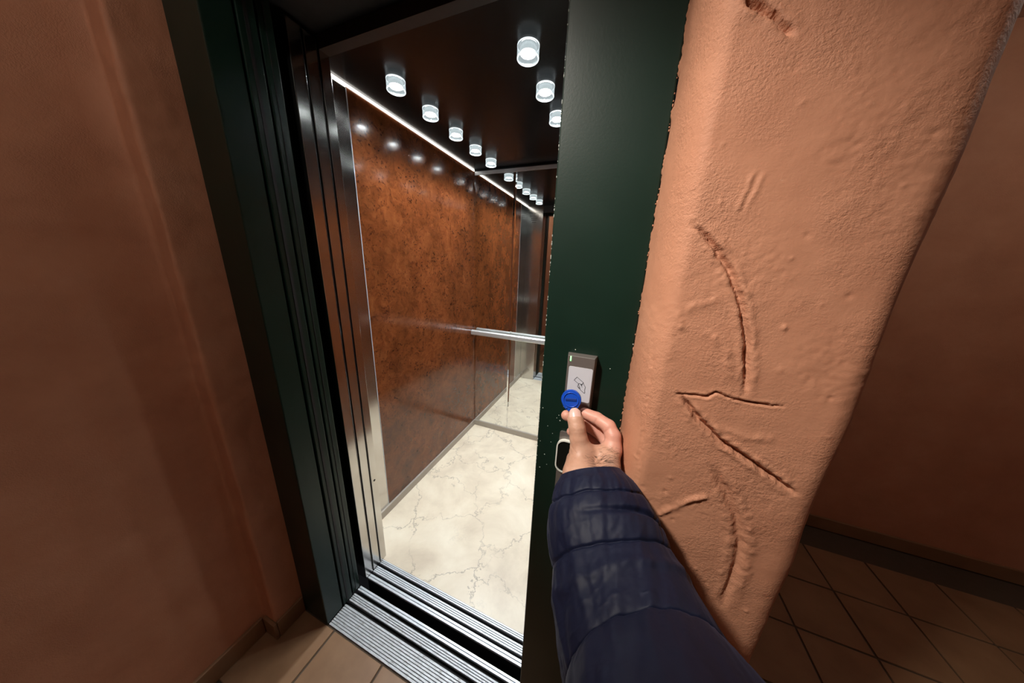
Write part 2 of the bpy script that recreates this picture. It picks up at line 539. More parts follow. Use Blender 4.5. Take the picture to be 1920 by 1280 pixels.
V[:, 0] = np.where((AR.ravel() < .004), V[:, 0] + .0028 * fbm(ZZ.ravel(), ZZ.ravel() * 0, 60, 3) + .0018 * fbm(ZZ.ravel(), ZZ.ravel() * 0 + 4, 260, 2), V[:, 0])
nc = len(pr); nr = len(zs)
ii, jj = np.meshgrid(np.arange(nc - 1), np.arange(nr - 1))
a0 = (jj * nc + ii).ravel()
Fq = np.stack([a0, a0 + 1, a0 + nc + 1, a0 + nc], -1)
wr = np_mesh('wall_right', V, Fq, 'plaster')
struct(wr, 'rough salmon plaster wall with curved carved grooves beside the green frame')
# plaster daubs left on the edge of the green frame
bm = bmesh.new()
for i in range(80):
    z_ = random.uniform(.9, 1.95); s_ = random.uniform(.0003, .0011)
    q = Vector((.0312 - abs(random.gauss(0, .0008)), -.0004, z_))
    mtx = Matrix.Translation(q) @ Matrix.Diagonal((s_, .0012, s_ * random.uniform(1, 3), 1))
    bmesh.ops.create_icosphere(bm, subdivisions=1, radius=1, matrix=mtx)
o = finish('plaster_smear', bm, 'plaster', wr, True); o['kind'] = 'stuff'

# --- left wall, short return and reveal
pl = []
y = -2.3
while y < -.101:
    pl.append((LWX, y, 1, 0)); y += .05
pl.append((LWX, -.108, 1, 0)); pl.append((LWX + .006, -.101, .6, -.8))
x = LWX + .014
while x < -1.127:
    pl.append((x, -.1, 0, -1)); x += .006
for i in range(1, 7):
    a = math.pi / 2 * i / 6
    pl.append((-1.127 + .010 * math.sin(a), -.1 + .010 * (1 - math.cos(a)), math.sin(a), -math.cos(a)))
y = -.086
while y < .012:
    pl.append((-1.117, y, 1, 0)); y += .006
pl = np.array(pl)
zs = np.arange(0, ZC + .001, .0125)
PX, ZZ = np.meshgrid(pl[:, 0], zs); PY, _ = np.meshgrid(pl[:, 1], zs); NX, _ = np.meshgrid(pl[:, 2], zs); NY, _ = np.meshgrid(pl[:, 3], zs)
arc = np.concatenate([[0], np.cumsum(np.hypot(np.diff(pl[:, 0]), np.diff(pl[:, 1])))]); AR, _ = np.meshgrid(arc, zs)
H = .005 * fbm(AR, ZZ, 7, 3) + .002 * fbm(AR, ZZ, 40, 2)
V = np.stack([PX + NX * H, PY + NY * H, ZZ], -1).reshape(-1, 3)
nc = len(pl); nr = len(zs)
ii, jj = np.meshgrid(np.arange(nc - 1), np.arange(nr - 1)); a0 = (jj * nc + ii).ravel()
wl = np_mesh('wall_left', V, np.stack([a0, a0 + 1, a0 + nc + 1, a0 + nc], -1), 'plaster')
struct(wl, 'salmon plaster side wall and narrow reveal left of the green frame')
# skirting
bm = bmesh.new()
bbox(bm, LWX - .002, LWX + .011, -2.3, -.112, 0, .082, .003)
struct(finish('baseboard_left', bm, 'tile'), 'brown tile skirting along the left landing wall')
bm = bmesh.new()
bbox(bm, LWX + .0115, -1.108, -.112, -.099, 0, .082, .003); bbox(bm, -1.119, -1.108, -.0985, -.0005, 0, .082, .003)
struct(finish('baseboard_reveal', bm, 'tile'), 'short brown tile skirting turning the corner beside the green frame')
bm = bmesh.new()
bbox(bm, .035, .262, -.112, -.098, 0, .082, .003); bbox(bm, .25, .262, -.0975, 1.499, 0, .082, .003)
struct(finish('baseboard_right', bm, 'tile'), 'brown tile skirting at the foot of the plastered corner')
struct(box('baseboard_far', 'tile', .263, 2.6, 1.487, 1.4995, 0, .082, .003), 'brown tile skirting of the corridor end wall')
struct(box('baseboard_back', 'tile', LWX + .012, 2.6, -2.2995, -2.287, 0, .082, .003), 'brown tile skirting of the wall across the landing')

# ================================================================= landing doors
d1 = struct(empty('door_1', (-.54, .03, 0)), 'dark green landing door frame with sliding panels open to the left')
box('jamb', 'green', -1.1165, OPL - .004, .0, .069, 0.001, 2.36, .003, d1)
box('jamb', 'green', OPR, .0315, .0, .069, 0.001, 2.36, .0025, d1)
box('header', 'green', OPL - .004, OPR, .0005, .069, 2.13, 2.36, .003, d1)
for i, (ya, yb, zt) in enumerate(((.0745, .1155, 2.16), (.1215, .1565, 2.16))):
    p = box('door_panel', 'green', -1.55, OPL - .001 - .001 * i, ya, yb, .006, zt, .003, d1)
    box('edge_strip', 'black', OPL - .001 - .001 * i, OPL + .0008 - .001 * i, ya + .014, yb - .019, .02, zt - .02, 0, p)
for ch in list(d1.children): ch.matrix_parent_inverse = Matrix.Translation(d1.location).inverted()
# bare specks in the paint of the right jamb
jr = [c for c in d1.children if c.name.startswith('jamb')][1]
bm = bmesh.new()
for u, v_ in [(1048, 778), (1044, 783), (1050, 788), (1027, 798), (1013, 826), (1033, 828), (1008, 835), (1021, 851), (1007, 853), (1018, 764), (1036, 812), (1144, 691), (1079, 655), (1034, 466), (1187, 645), (1012, 875), (1025, 870), (1005, 866)]:
    p = at(u, v_, 1, 0); s_ = random.uniform(.0006, .0013)
    bmesh.ops.create_circle(bm, cap_ends=True, segments=6, radius=s_, matrix=Matrix.Translation((p[0], -.0003, p[2])) @ Matrix.Rotation(math.pi / 2, 4, 'X'))
for i in range(90):                                       # worn arris by the opening
    z_ = random.uniform(.95, 2.0); s_ = random.uniform(.0003, .0009)
    bmesh.ops.create_icosphere(bm, subdivisions=1, radius=1, matrix=Matrix.Translation((OPR + .0008, .0006, z_)) @ Matrix.Diagonal((s_, s_, s_ * random.uniform(1, 4), 1)))
o = finish('paint_chip', bm, 'chip'); o['kind'] = 'stuff'; o.parent = jr
o.matrix_parent_inverse = Matrix.Translation(d1.location).inverted() @ Matrix.Translation(d1.location)

# --- landing sill
def ribs(bm, ya, yb, nr, z, x0=OPL - .003, x1=OPR - .0005, gap=.0022, h=.006):
    p_ = (yb - ya) / nr
    for i in range(nr):
        bbox(bm, x0, x1, ya + i * p_ + (gap / 2 if i else 0), ya + (i + 1) * p_ - (gap / 2 if i < nr - 1 else 0), z - h, z, .0006, 1)
    bbox(bm, x0, x1, ya, yb, z - h - .004, z - h + .0012)


def sill(name, label, parts, wall):
    e = tag(empty(name, (-.54, parts[0][0], 0)), label, 'door sill')
    objs = []
    for ya, yb, nr_, mt_ in parts:
        bm = bmesh.new(); ribs(bm, ya, yb, nr_, .0)
        objs.append(finish('tread_strip', bm, mt_))
    for ya, yb in wall:
        objs.append(box('guide_groove', 'black', OPL - .003, OPR - .0005, ya, yb, -.03, -.020))
    under(e, *objs)
    return e


sl1 = sill('landing_sill', 'worn ribbed aluminium sill set in the brown tiles under the green frame',
           [(.005, .083, 9, 'alu_worn'), (.099, .129, 4, 'alu_worn'), (.144, .162, 2, 'alu')], [(.083, .099), (.129, .144)])
under(sl1, box('sill_face', 'dark_metal', OPL - .003, OPR - .0005, .1585, .1618, -.16, -.0105))
sl2 = sill('car_sill', 'bright ribbed aluminium sill along the edge of the marble floor',
           [(.200, .2195, 2, 'alu'), (.231, .2605, 4, 'alu'), (.2745, .2945, 3, 'alu')], [(.2195, .231), (.2605, .2745)])
under(sl2, box('apron', 'dark_metal', OPL - .003, OPR - .0005, .2003, .2035, -.3, -.0105))
struct(box('shaft_floor', 'black', -1.6, .03, .07, .2, -.35, -.3), 'dark bottom of the gap between the two sills')

# ================================================================= the car
cf = struct(box('floor_car', 'marble', CXL, CXR, .295, CYB, -.03, .0), 'cream veined marble floor of the lift car')
cc = struct(box('ceiling_car', 'black_gloss', CXL, CXR, CYF - .03, CYB, CZ, CZ + .02), 'gloss black lift ceiling studded with small glass lights')
d2 = struct(empty('door_2', (-.97, .235, 0)), 'stacked stainless steel lift car door panels slid open to the left')
for i, (ya, yb) in enumerate(((.190, .2305), (.2365, .2765))):
    p = box('door_panel', 'steel', -1.55, OPL - .001 * i, ya, yb, .006, 2.15, .002); under(d2, p)
    q = box('edge_line', 'black', OPL - .001 * i - .001, OPL - .001 * i + .0006, yb - .0038, yb - .0018, .02, 2.14); q.parent = p
    q.matrix_parent_inverse = Matrix.Translation(d2.location).inverted() @ Matrix.Translation(d2.location)
# front wall with post, header and the panel seen in the mirror
wf = struct(empty('wall_car_front', (-1.06, .30, 0)), 'stainless steel front of the lift car beside its door')
under(wf, box('front_panel', 'steel', CXL, OPL, .2805, CYF, .003, CZ, .0015))
under(wf, box('front_panel', 'steel', OPR, CXR, .2805, CYF, .003, CZ, .0015))
under(wf, box('header', 'brown_metal', OPL, OPR, .2805, CYF, 2.125, CZ))
bm = bmesh.new()
pk = at(702, 900, 0, OPL)
lathe(bm, [(.0001, .0006), (.0052, .0006), (.0052, 0)], 16, 'X', (OPL, pk[1], pk[2]))
o = finish('lock_hole', bm, 'black'); under(wf, o)
bm = bmesh.new()                                           # speaker perforations
for r_ in range(6):
    for c_ in range(9 - r_ - (r_ % 2)):
        bmesh.ops.create_circle(bm, cap_ends=True, segments=8, radius=.0045,
            matrix=Matrix.Translation((-1.075 + (c_ - (8 - r_ - (r_ % 2)) / 2) * .016, CYF + .0006, 2.12 - r_ * .02)) @ Matrix.Rotation(-math.pi / 2, 4, 'X'))
o = finish('speaker_hole', bm, 'black'); o['kind'] = 'stuff'; under(wf, o)
bm = bmesh.new()                                           # hatched diamond mark low on the panel
for i in range(7):
    t = (i - 3) * .011
    hw = .04
    a_ = Vector((-1.075 + t - hw / 2, CYF + .0004, .11 + t + hw / 2)); b_ = Vector((-1.075 + t + hw / 2, CYF + .0004, .11 + t - hw / 2))
    strip_lines(bm, [[a_, b_]], .0042, (0, 1, 0))
o = finish('diamond_mark', bm, 'steel_dark'); under(wf, o)
# door gear over the opening
hd = struct(empty('trim_1', (-.54, .18, 2.16)), 'dark door gear above the lift opening')
under(hd, box('gear_cover', 'black', -1.55, -.54, .072, .279, 2.163, 2.19), box('gear_plate', 'brown_metal', -.54, .0, .072, .2795, 2.165, 2.19))
# left wall
wc = struct(empty('wall_car_left', (CXL, .9, 0)), 'left wall of the lift car in glossy burl veneer')
under(wc, box('corner_panel', 'steel', CXL - .03, CXL - .0005, .279, .531, .0, CZ + .02))
under(wc, box('veneer_panel', 'burl', CXL - .03, CXL, .5335, CYB - .0005, .05, 2.188, .001))
under(wc, box('edge_trim', 'alu', CXL - .02, CXL + .001, .531, .5335, .05, 2.183))
under(wc, box('backing', 'black', CXL - .05, CXL - .03, .279, CYB, .0, CZ + .02))
struct(box('baseboard_car_left', 'skirt_steel', CXL, CXL + .012, .3145, CYB - .014, .0005, .05, .001), 'brushed steel skirting under the burl wall')
struct(box('baseboard_car_back', 'skirt_steel', CXL, CXR, CYB - .014, CYB, .0005, .05, .001), 'brushed steel skirting under the mirror')
wb = struct(box('wall_car_back', 'dark_metal', CXL - .03, CXR + .03, CYB + .001, CYB + .02, 0, CZ + .02), 'back wall of the lift car behind the mirrors')
wrt = struct(box('wall_car_right', 'burl', CXR, CXR + .02, .28, CYB, 0, CZ + .02), 'right wall of the lift car in burl veneer')
# LED strip along the top of the left wall
tag(box('led_strip', 'strip', CXL + .0005, CXL + .006, .3145, CYB - .012, 2.1885, CZ - .0005), 'thin glowing white light strip along the top of the burl wall', 'light strip')
tag(box('top_trim', 'alu', CXL + .0065, CXR - .001, CYB - .010, CYB - .0005, 2.162, 2.186, .001), 'brushed aluminium rail above the mirror at the black ceiling', 'trim')
# mirrors with bevelled joints
def mirror(x0, x1, label):
    z0, z1 = .051, 2.161
    bv, dp = .011, .0022
    bm = bmesh.new()
    yf, yb_ = CYB - .0055, CYB + .0005
    ou = [bm.verts.new(p) for p in ((x0, yf + dp, z0), (x1, yf + dp, z0), (x1, yf + dp, z1), (x0, yf + dp, z1))]
    inn = [bm.verts.new(p) for p in ((x0 + bv, yf, z0 + .0005), (x1 - bv, yf, z0 + .0005), (x1 - bv, yf, z1 - .0005), (x0 + bv, yf, z1 - .0005))]
    bk = [bm.verts.new(p) for p in ((x0, yb_, z0), (x1, yb_, z0), (x1, yb_, z1), (x0, yb_, z1))]
    bm.faces.new(inn); bm.faces.new(bk[::-1])
    for i in range(4):
        j = (i + 1) % 4
        bm.faces.new((ou[i], ou[j], inn[j], inn[i])); bm.faces.new((bk[i], bk[j], ou[j], ou[i]))
    tag(finish('mirror_panel', bm, 'mirror'), label, 'mirror', 'mirror panels on the back wall')
mirror(CXL + .001, -.8205, 'narrow mirror panel on the back wall next to the burl veneer')
mirror(-.8195, -.345, 'wide mirror panel on the back wall beside the green jamb')
mirror(-.344, CXR - .001, 'mirror panel of the back wall hidden behind the green jamb')
# handrail
hr = tag(empty('handrail', (-.58, 1.56, .0)), 'polished steel handrail across the mirror', 'handrail')
bm = bmesh.new()
hz = .935
prof = [(-.007, -.021), (.007, -.021), (.015, -.013), (.015, .013), (.007, .021), (-.007, .021), (-.015, .013), (-.015, -.013)]
ends = []
for xx in (CXL + .003, CXR - .003):
    ends.append([bm.verts.new((xx, 1.556 + a_, hz + b_)) for a_, b_ in prof])
for i in range(8):
    j = (i + 1) % 8; bm.faces.new((ends[0][i], ends[0][j], ends[1][j], ends[1][i]))
bm.faces.new(ends[0]); bm.faces.new(ends[1])
MAT['polished'] = M_plain('polished_steel', (.74, .76, .76, 1), .3, .7)
under(hr, finish('rail', bm, 'polished'))
for xx in (-1.0, -.58, -.16):
    bm = bmesh.new(); lathe(bm, [(.007, 0), (.007, .0335)], 16, 'Y', (xx, 1.567, hz)); under(hr, finish('bracket', bm, 'polished', None, True))

# --- ceiling lights
ord_ = ['nearest the door', 'second from the door', 'third from the door', 'fourth from the door', 'nearest the mirror']
lamp0 = None
for r_, (lx, rowname) in enumerate(((-.943, 'row along the burl wall'), (-.386, 'row towards the green jamb'))):
    for i in range(5):
        ly = .578 + .216 * i
        lab = 'glowing round glass ceiling light, ' + ord_[i] + ' in the ' + rowname
        if lamp0 is None:
            e = empty('ceiling_light', (lx, ly, CZ))
            R0, R1, HH = .036, .0275, .037
            a_ = lathe_obj('glass_ring', 'acrylic', [(R0, -.0005), (R0, -HH), (R0 - .0035, -HH)], 40, parent=e, cap=False)
            lathe_obj('rim', 'acrylic_rim', [(R0 - .0032, -HH - .0003), (R0 - .0005, -HH - .0003), (R0 + .0005, -HH + .001), (R0 + .0005, -HH + .0035), (R0 + .0001, -HH + .0035)], 40, parent=a_, cap=False)
            lathe_obj('rim', 'acrylic_rim', [(R0 + .0001, -.0045), (R0 + .0005, -.0045), (R0 + .0005, -.0005)], 40, parent=a_, cap=False)
            lathe_obj('lamp_body', 'lamp_shell', [(R1, -.0005), (R1, -HH * .60), (.0260, -HH * .62), (.0252, -HH * .60), (.0240, -.003)], 32, parent=e, cap=False)
            lathe_obj('diffuser', 'lamp', [(.0238, -.0032), (.0005, -.0034)], 32, parent=e)
            tag(e, lab, 'ceiling light', 'glass ceiling lights of the lift car'); lamp0 = e
        else:
            def cp(src, par):
                q = src.copy(); COL.objects.link(q)
                if par is not None: q.parent = par
                for ch in list(src.children): cp(ch, q)
                return q
            e = cp(lamp0, None); e.location = (lx, ly, CZ); e['label'] = lab

# ================================================================= landing lamp (behind the camera, lights the landing)
ll = tag(empty('ceiling_lamp', (-.60, -.80, ZC)), 'round white glass lamp on the landing ceiling', 'ceiling lamp')
lathe_obj('lamp_base', 'white_plastic', [(.085, -.0005), (.085, -.02), (.075, -.024)], 40, parent=ll)
sp_ = bpy.data.lights.new('added_beam', 'SPOT'); sp_.energy = LANDING_SPOT; sp_.color = (1, .93, .83)
sp_.spot_size = math.radians(35); sp_.spot_blend = 1.0; sp_.shadow_soft_size = .05  # added narrow soft cone, stands in for lens darkening towards the picture corners
spo = bpy.data.objects.new('added_beam', sp_); COL.objects.link(spo); spo.parent = ll; spo.location = (0, 0, -.135)
spo.rotation_euler = (Vector((-.01, -.05, 1.44)) - Vector((-.60, -.80, ZC - .135))).to_track_quat('-Z', 'Y').to_euler()
lathe_obj('lamp_dome', 'dome', [(.072, -.024), (.072, -.05), (.064, -.072), (.045, -.09), (.02, -.099), (.0005, -.101)], 40, parent=ll)

l2 = tag(empty('ceiling_lamp', (1.5, .45, ZC)), 'added round glass lamp brightening the corridor beyond the corner', 'ceiling lamp')  # lamp added to brighten the corridor, no such source seen
MAT['dome_added'] = M_emit('corridor_fill_glass', (1, .93, .82, 1), 55.0)
lathe_obj('lamp_base', 'white_plastic', [(.085, -.0005), (.085, -.02), (.075, -.024)], 40, parent=l2)
lathe_obj('lamp_dome', 'dome_added', [(.072, -.024), (.072, -.05), (.064, -.072), (.045, -.09), (.02, -.099), (.0005, -.101)], 40, parent=l2)

# ================================================================= card reader and call button on the green jamb
cr = tag(empty('card_reader', (-.0465, 0, 1.257)), 'grey card reader with white label and green light on the green jamb', 'card reader')
RX0, RX1, RZ0, RZ1 = -.0715, -.0215, 1.2565, 1.3585
bm = bmesh.new()
bk = [(RX0, -.0003, RZ0), (RX1, -.0003, RZ0), (RX1, -.0003, RZ1), (RX0, -.0003, RZ1)]
fr = [(RX0 + .0025, -.018, RZ0 + .002), (RX1 - .0025, -.018, RZ0 + .002), (RX1 - .0025, -.018, RZ1 - .001), (RX0 + .0025, -.018, RZ1 - .001)]
vb_ = [bm.verts.new(p) for p in bk]; vf_ = [bm.verts.new(p) for p in fr]
bm.faces.new(vf_); bm.faces.new(vb_[::-1])
for i in range(4): bm.faces.new((vb_[i], vb_[(i + 1) % 4], vf_[(i + 1) % 4], vf_[i]))
bmesh.ops.bevel(bm, geom=list(bm.edges), offset=.0009, segments=2, affect='EDGES', profile=.5)
hs = finish('housing', bm, 'grey_plastic'); under(cr, hs)


def rrect(x0, x1, z0, z1, r, n_=6):
    pts = []
    for cx_, cz_, a0_ in ((x1 - r, z1 - r, 0), (x0 + r, z1 - r, 90), (x0 + r, z0 + r, 180), (x1 - r, z0 + r, 270)):
        for i in range(n_ + 1):
            a = math.radians(a0_ + 90 * i / n_); pts.append((cx_ + r * math.cos(a), cz_ + r * math.sin(a)))
    return pts


def slab(bm, pts, y0, y1):
    lo = [bm.verts.new((x_, y0, z_)) for x_, z_ in pts]; hi = [bm.verts.new((x_, y1, z_)) for x_, z_ in pts]
    bm.faces.new(lo); bm.faces.new(hi[::-1])
    for i in range(len(pts)):
        j = (i + 1) % len(pts); bm.faces.new((lo[i], lo[j], hi[j], hi[i]))


bm = bmesh.new(); slab(bm, rrect(-.0655, -.0255, 1.2765, 1.339, .0028), -.0186, -.0175)
lb = finish('white_label', bm, 'white_label'); under(cr, lb)
zi = lambda x_, y_: Vector(at(1060 + x_ / 11.13, 655 + y_ / 11.13, 1, -.0187))
icon = [[(245, 575), (375, 690), (352, 722)], [(245, 575), (183, 635), (285, 722)], [(300, 712), (345, 735), (375, 690)],
        [(375, 690), (382, 725), (418, 785), (400, 850), (405, 900), (392, 912), (308, 838), (300, 790), (272, 722), (290, 706), (318, 722), (350, 785)],
        [(318, 722), (340, 745), (352, 738), (345, 725)], [(270, 728), (253, 768), (290, 818), (302, 800), (283, 752)], [(262, 775), (290, 800)]]
bm = bmesh.new(); strip_lines(bm, [[zi(*p) for p in L] for L in icon], .00062, (0, -1, 0), .0002)
ic = finish('card_icon', bm, 'ink'); under(cr, ic)
ic['label'] = 'line drawing of a hand holding a card'
bm = bmesh.new(); bbox(bm, -.0655, -.0625, -.0183, -.0165, 1.3475, 1.3572, .0006, 1)
ld = finish('status_light', bm, 'green_led'); under(cr, ld); ld['label'] = 'small glowing green light'
bm = bmesh.new(); bbox(bm, RX0 + .003, RX1 - .003, -.01815, -.0172, RZ1 - .0016, RZ1 - .0008)
under(cr, finish('top_highlight', bm, 'polished'))  # bright strip standing in for the highlight along the reader's top

cb = tag(empty('call_button', (-.047, 0, .98)), 'lift call button with white frame on a steel plate below the card reader', 'call button')
bm = bmesh.new(); slab(bm, rrect(-.0725, -.0215, .975, 1.2, .004), -.004, -.0003)
under(cb, finish('plate', bm, 'grey_plastic'))
po = rrect(-.0755, -.0185, 1.114, 1.186, .016, 8); pi_ = rrect(-.0732, -.0208, 1.1163, 1.1837, .0138, 8)
bm = bmesh.new()
L4 = [[bm.verts.new((x_, y_, z_)) for x_, z_ in P_] for P_, y_ in ((po, -.004), (po, -.0105), (pi_, -.0105), (pi_, -.004))]
for a_, b_ in zip(L4, L4[1:]):
    for i in range(len(a_)):
        j = (i + 1) % len(a_); bm.faces.new((a_[i], a_[j], b_[j], b_[i]))
o = finish('white_frame', bm, 'white_plastic'); under(cb, o); o['label'] = 'white rounded square frame'
bm = bmesh.new(); slab(bm, rrect(-.0731, -.0209, 1.1164, 1.1836, .0137, 8), -.0085, -.004)
o = finish('button', bm, 'black_glass'); under(cb, o); o['label'] = 'black glass push button'

# ================================================================= person: right hand and forearm
def surface_nets(Fv, org, h):
    nx, ny, nz = Fv.shape
    sgn = Fv < 0
    acc = np.zeros((nx * ny * nz, 3)); cnt = np.zeros(nx * ny * nz)
    st = (ny * nz, nz, 1)
    quads = []
    for ax in range(3):
        o1 = [(1, 0, 0), (0, 1, 0), (0, 0, 1)][ax]
        A = sgn[tuple(slice(0, s - d) for s, d in zip(Fv.shape, o1))]
        B_ = sgn[tuple(slice(d, s) for s, d in zip(Fv.shape, o1))]
        I = np.argwhere(A != B_)
        b1, b2 = [k_ for k_ in range(3) if k_ != ax]
        I = I[(I[:, b1] > 0) & (I[:, b2] > 0) & (I[:, b1] < Fv.shape[b1] - 1) & (I[:, b2] < Fv.shape[b2] - 1)]
        J = I + np.array(o1)
        fa = Fv[I[:, 0], I[:, 1], I[:, 2]]; fb = Fv[J[:, 0], J[:, 1], J[:, 2]]
        t = fa / (fa - fb)
        pos = I.astype(float); pos[:, ax] += t
        base_ = I @ np.array(st)
        c4 = [base_ - st[b1] - st[b2], base_ - st[b2], base_, base_ - st[b1]]
        for c in c4:
            np.add.at(acc, c, pos); np.add.at(cnt, c, 1)
        q = np.stack(c4, -1)
        flip = (fa > 0) if ax != 1 else (fa < 0)
        q[flip] = q[flip][:, ::-1]
        quads.append(q)
    Q = np.concatenate(quads); ids = np.unique(Q)
    remap = np.full(nx * ny * nz, -1); remap[ids] = np.arange(len(ids))
    V_ = acc[ids] / cnt[ids][:, None] * h + org
    return V_, remap[Q]


def smin(a, b_, k_):
    hh = np.clip(.5 + .5 * (b_ - a) / k_, 0, 1)
    return b_ * (1 - hh) + a * hh - k_ * hh * (1 - hh)


def capsule(G, a, b_, ra, rb):
    a = np.asarray(a, np.float32); b_ = np.asarray(b_, np.float32); ab = b_ - a
    t = np.clip(((G - a) @ ab) / (ab @ ab), 0, 1)
    return np.linalg.norm(G - a - t[..., None] * ab, axis=-1) - (ra + (rb - ra) * t)


U = lambda u, v_, y_: at(u, v_, 1, y_)
person = tag(empty('person', (0.0, -.12, 1.15)), 'arm in a navy quilted jacket holding the blue fob to the reader', 'person')
WR = deep(1111, 905, .392)                     # wrist
EL = deep(1190, 1200, .285)                    # along the forearm
mm = .001
palm = [   # (a, b, ra, rb)
    (EL, WR + (EL - WR) * .25, 36 * mm, 29 * mm), (WR + (EL - WR) * .25 + np.array([-.008, 0, 0]), WR + np.array([-.010, 0, 0]), 25 * mm, 23.5 * mm),
    (WR + (EL - WR) * .25 + np.array([.012, .0, 0]), WR + np.array([.012, .004, 0]), 25 * mm, 23 * mm),
    (WR + np.array([.016, .004, .0]), U(1147, 842, -.066), 21 * mm, 12.5 * mm),       # index metacarpal
    (WR + np.array([.018, .014, .0]), U(1146, 852, -.048), 20 * mm, 12 * mm),
    (WR + np.array([.012, .02, -.004]), U(1140, 860, -.034), 19 * mm, 11.5 * mm),
    (WR + np.array([.004, .02, -.008]), U(1130, 866, -.026), 18 * mm, 11 * mm),
    (WR + np.array([-.022, .004, .002]), U(1092, 848, -.084), 19.5 * mm, 15.5 * mm),     # thenar
    (WR + np.array([-.026, .012, -.002]), U(1079, 862, -.078), 18 * mm, 14.5 * mm),
    (U(1094, 850, -.082), U(1126, 848, -.072), 13 * mm, 11.5 * mm),                    # web of the thumb
]
fing = {
    'thumb': [(U(1089, 847, -.084), 15.5 * mm), (U(1085, 822, -.081), 13.6 * mm), (U(1082, 802, -.077), 12.8 * mm), (U(1079.5, 788, -.071), 12.4 * mm), (U(1078.5, 779.5, -.066), 11.2 * mm)],
    'index': [(U(1149, 842, -.064), 13.4 * mm), (U(1149, 817, -.056), 12.0 * mm), (U(1141, 799, -.048), 11.0 * mm), (U(1119, 784, -.040), 10.2 * mm), (U(1096, 774, -.034), 9.0 * mm)],
    'middle': [(U(1144, 852, -.050), 12.6 * mm), (U(1140, 830, -.036), 11.2 * mm), (U(1129, 816, -.030), 10.6 * mm), (U(1098, 793, -.031), 10.0 * mm), (U(1062, 778.5, -.036), 9.2 * mm)],
    'ring': [(U(1138, 862, -.036), 12 * mm), (U(1133, 841, -.026), 10.4 * mm), (U(1122, 832, -.022), 9.8 * mm), (U(1095, 817, -.022), 9.2 * mm), (U(1071, 809, -.024), 8.2 * mm)],
    'little': [(U(1128, 868, -.030), 10.5 * mm), (U(1124, 852, -.020), 8.8 * mm), (U(1110, 844, -.018), 8.2 * mm), (U(1092, 838, -.018), 7.2 * mm)],
}
allp = np.array([p for f_ in fing.values() for p, r_ in f_] + [p for a, b_, _, _ in palm for p in (a, b_)])
cut = WR + (EL - WR) * .55
h = .0014
lo = allp.min(0) - .03; hi = allp.max(0) + .03
lo = np.maximum(lo, np.array([-.12, -.26, 1.08])); hi = np.minimum(hi, np.array([.12, .0, 1.36]))
gx, gy, gz = [np.arange(lo[i], hi[i], h, dtype=np.float32) for i in range(3)]
G = np.stack(np.meshgrid(gx, gy, gz, indexing='ij'), -1)
D = None
for a, b_, ra, rb in palm:
    d = capsule(G, a, b_, ra, rb); D = d if D is None else smin(D, d, .011)
PALM = D
TOT = D.copy()
pinkf = None
for nm, ch in fing.items():
    d = None
    for (a, ra), (b_, rb) in zip(ch, ch[1:]):
        e = capsule(G, a, b_, ra, rb); d = e if d is None else smin(d, e, .0025)
    TOT = np.minimum(TOT, smin(PALM, d, .007 if nm != 'thumb' else .010))
    if nm != 'thumb': pinkf = d if pinkf is None else np.minimum(pinkf, d)
# finger creases and thumb knuckle folds
def crease(p, dirv, wid, dep, rad):
    global TOT
    q = (G - np.asarray(p, np.float32)); s = q @ np.asarray(dirv, np.float32)
    rr = np.sqrt(np.maximum((q ** 2).sum(-1) - s * s, 0))
    TOT = TOT + dep * np.exp(-(s / wid) ** 2) * np.clip(1 - (rr / rad) ** 4, 0, 1)
unit = lambda a: a / np.linalg.norm(a)
for nm, segs in (('index', (2, 3)), ('middle', (3,)), ('ring', (3,))):
    ch = fing[nm]
    for s_ in segs:
        crease(ch[s_][0] + np.array([0, -.006, -.004]), unit(ch[s_ + 1][0] - ch[s_ - 1][0]), .0009, .0013, .011)
for off in (0, .0032, -.003):
    ax_ = unit(fing['thumb'][1][0] - fing['thumb'][3][0])
    crease(fing['thumb'][2][0] + ax_ * off + np.array([0, -.008, .004]), ax_, .0008, .0006, .011)
for k_ in range(4):                                        # folds at the base of the thumb
    crease(U(1068, 832 + 9 * k_, -.088), unit(np.array([.25, .1, .95])), .0009, .0009, .016)
V, Q = surface_nets(TOT, lo, h)
body = np_mesh('body', V, Q, 'skin')
under(person, body)
# fingertip side is pinker
gi = np.clip(((V - lo) / h).astype(int), 0, np.array(TOT.shape) - 1)
pv = np.clip(1 - pinkf[gi[:, 0], gi[:, 1], gi[:, 2]] / .006, 0, 1) * .75
ca = body.data.attributes.new('pink', 'FLOAT', 'POINT'); ca.data.foreach_set('value', pv.astype(np.float32))
bm = bmesh.new(); bm.from_mesh(body.data)
for _ in range(3): bmesh.ops.smooth_vert(bm, verts=bm.verts, factor=.45, use_axis_x=True, use_axis_y=True, use_axis_z=True)
bmesh.ops.recalc_face_normals(bm, faces=bm.faces)
bm.to_mesh(body.data); bm.free()
# thumb nail
tip = fing['thumb'][4][0]; kn = fing['thumb'][3][0]
ax_ = unit(tip - kn); vw = unit(CAM - tip); nrm = unit(vw - ax_ * (vw @ ax_)); sd_ = np.cross(ax_, nrm)
NV = []; NF = []
nu, nv_ = 13, 11
cen = kn + (tip - kn) * .70
for lay in (0, 1):
    for j in range(nv_):
        t = j / (nv_ - 1); al = (t - .5) * .0175 + .0030
        hw = .0098 * (1 - .25 * abs(2 * t - 1) ** 4)
        for i in range(nu):
            s = (i / (nu - 1)) * 2 - 1
            ang = s * hw / .0124
            r_ = .0119 + (.0007 if lay else -.0006) - .0018 * max(0, t - .45) ** 2 * 3
            e_ = (abs(s) ** 3) * .002 * (1 if t > .5 else -1) * abs(2 * t - 1)
            NV.append(cen + ax_ * (al - e_) + nrm * (r_ * math.cos(ang)) + sd_ * (r_ * math.sin(ang)))
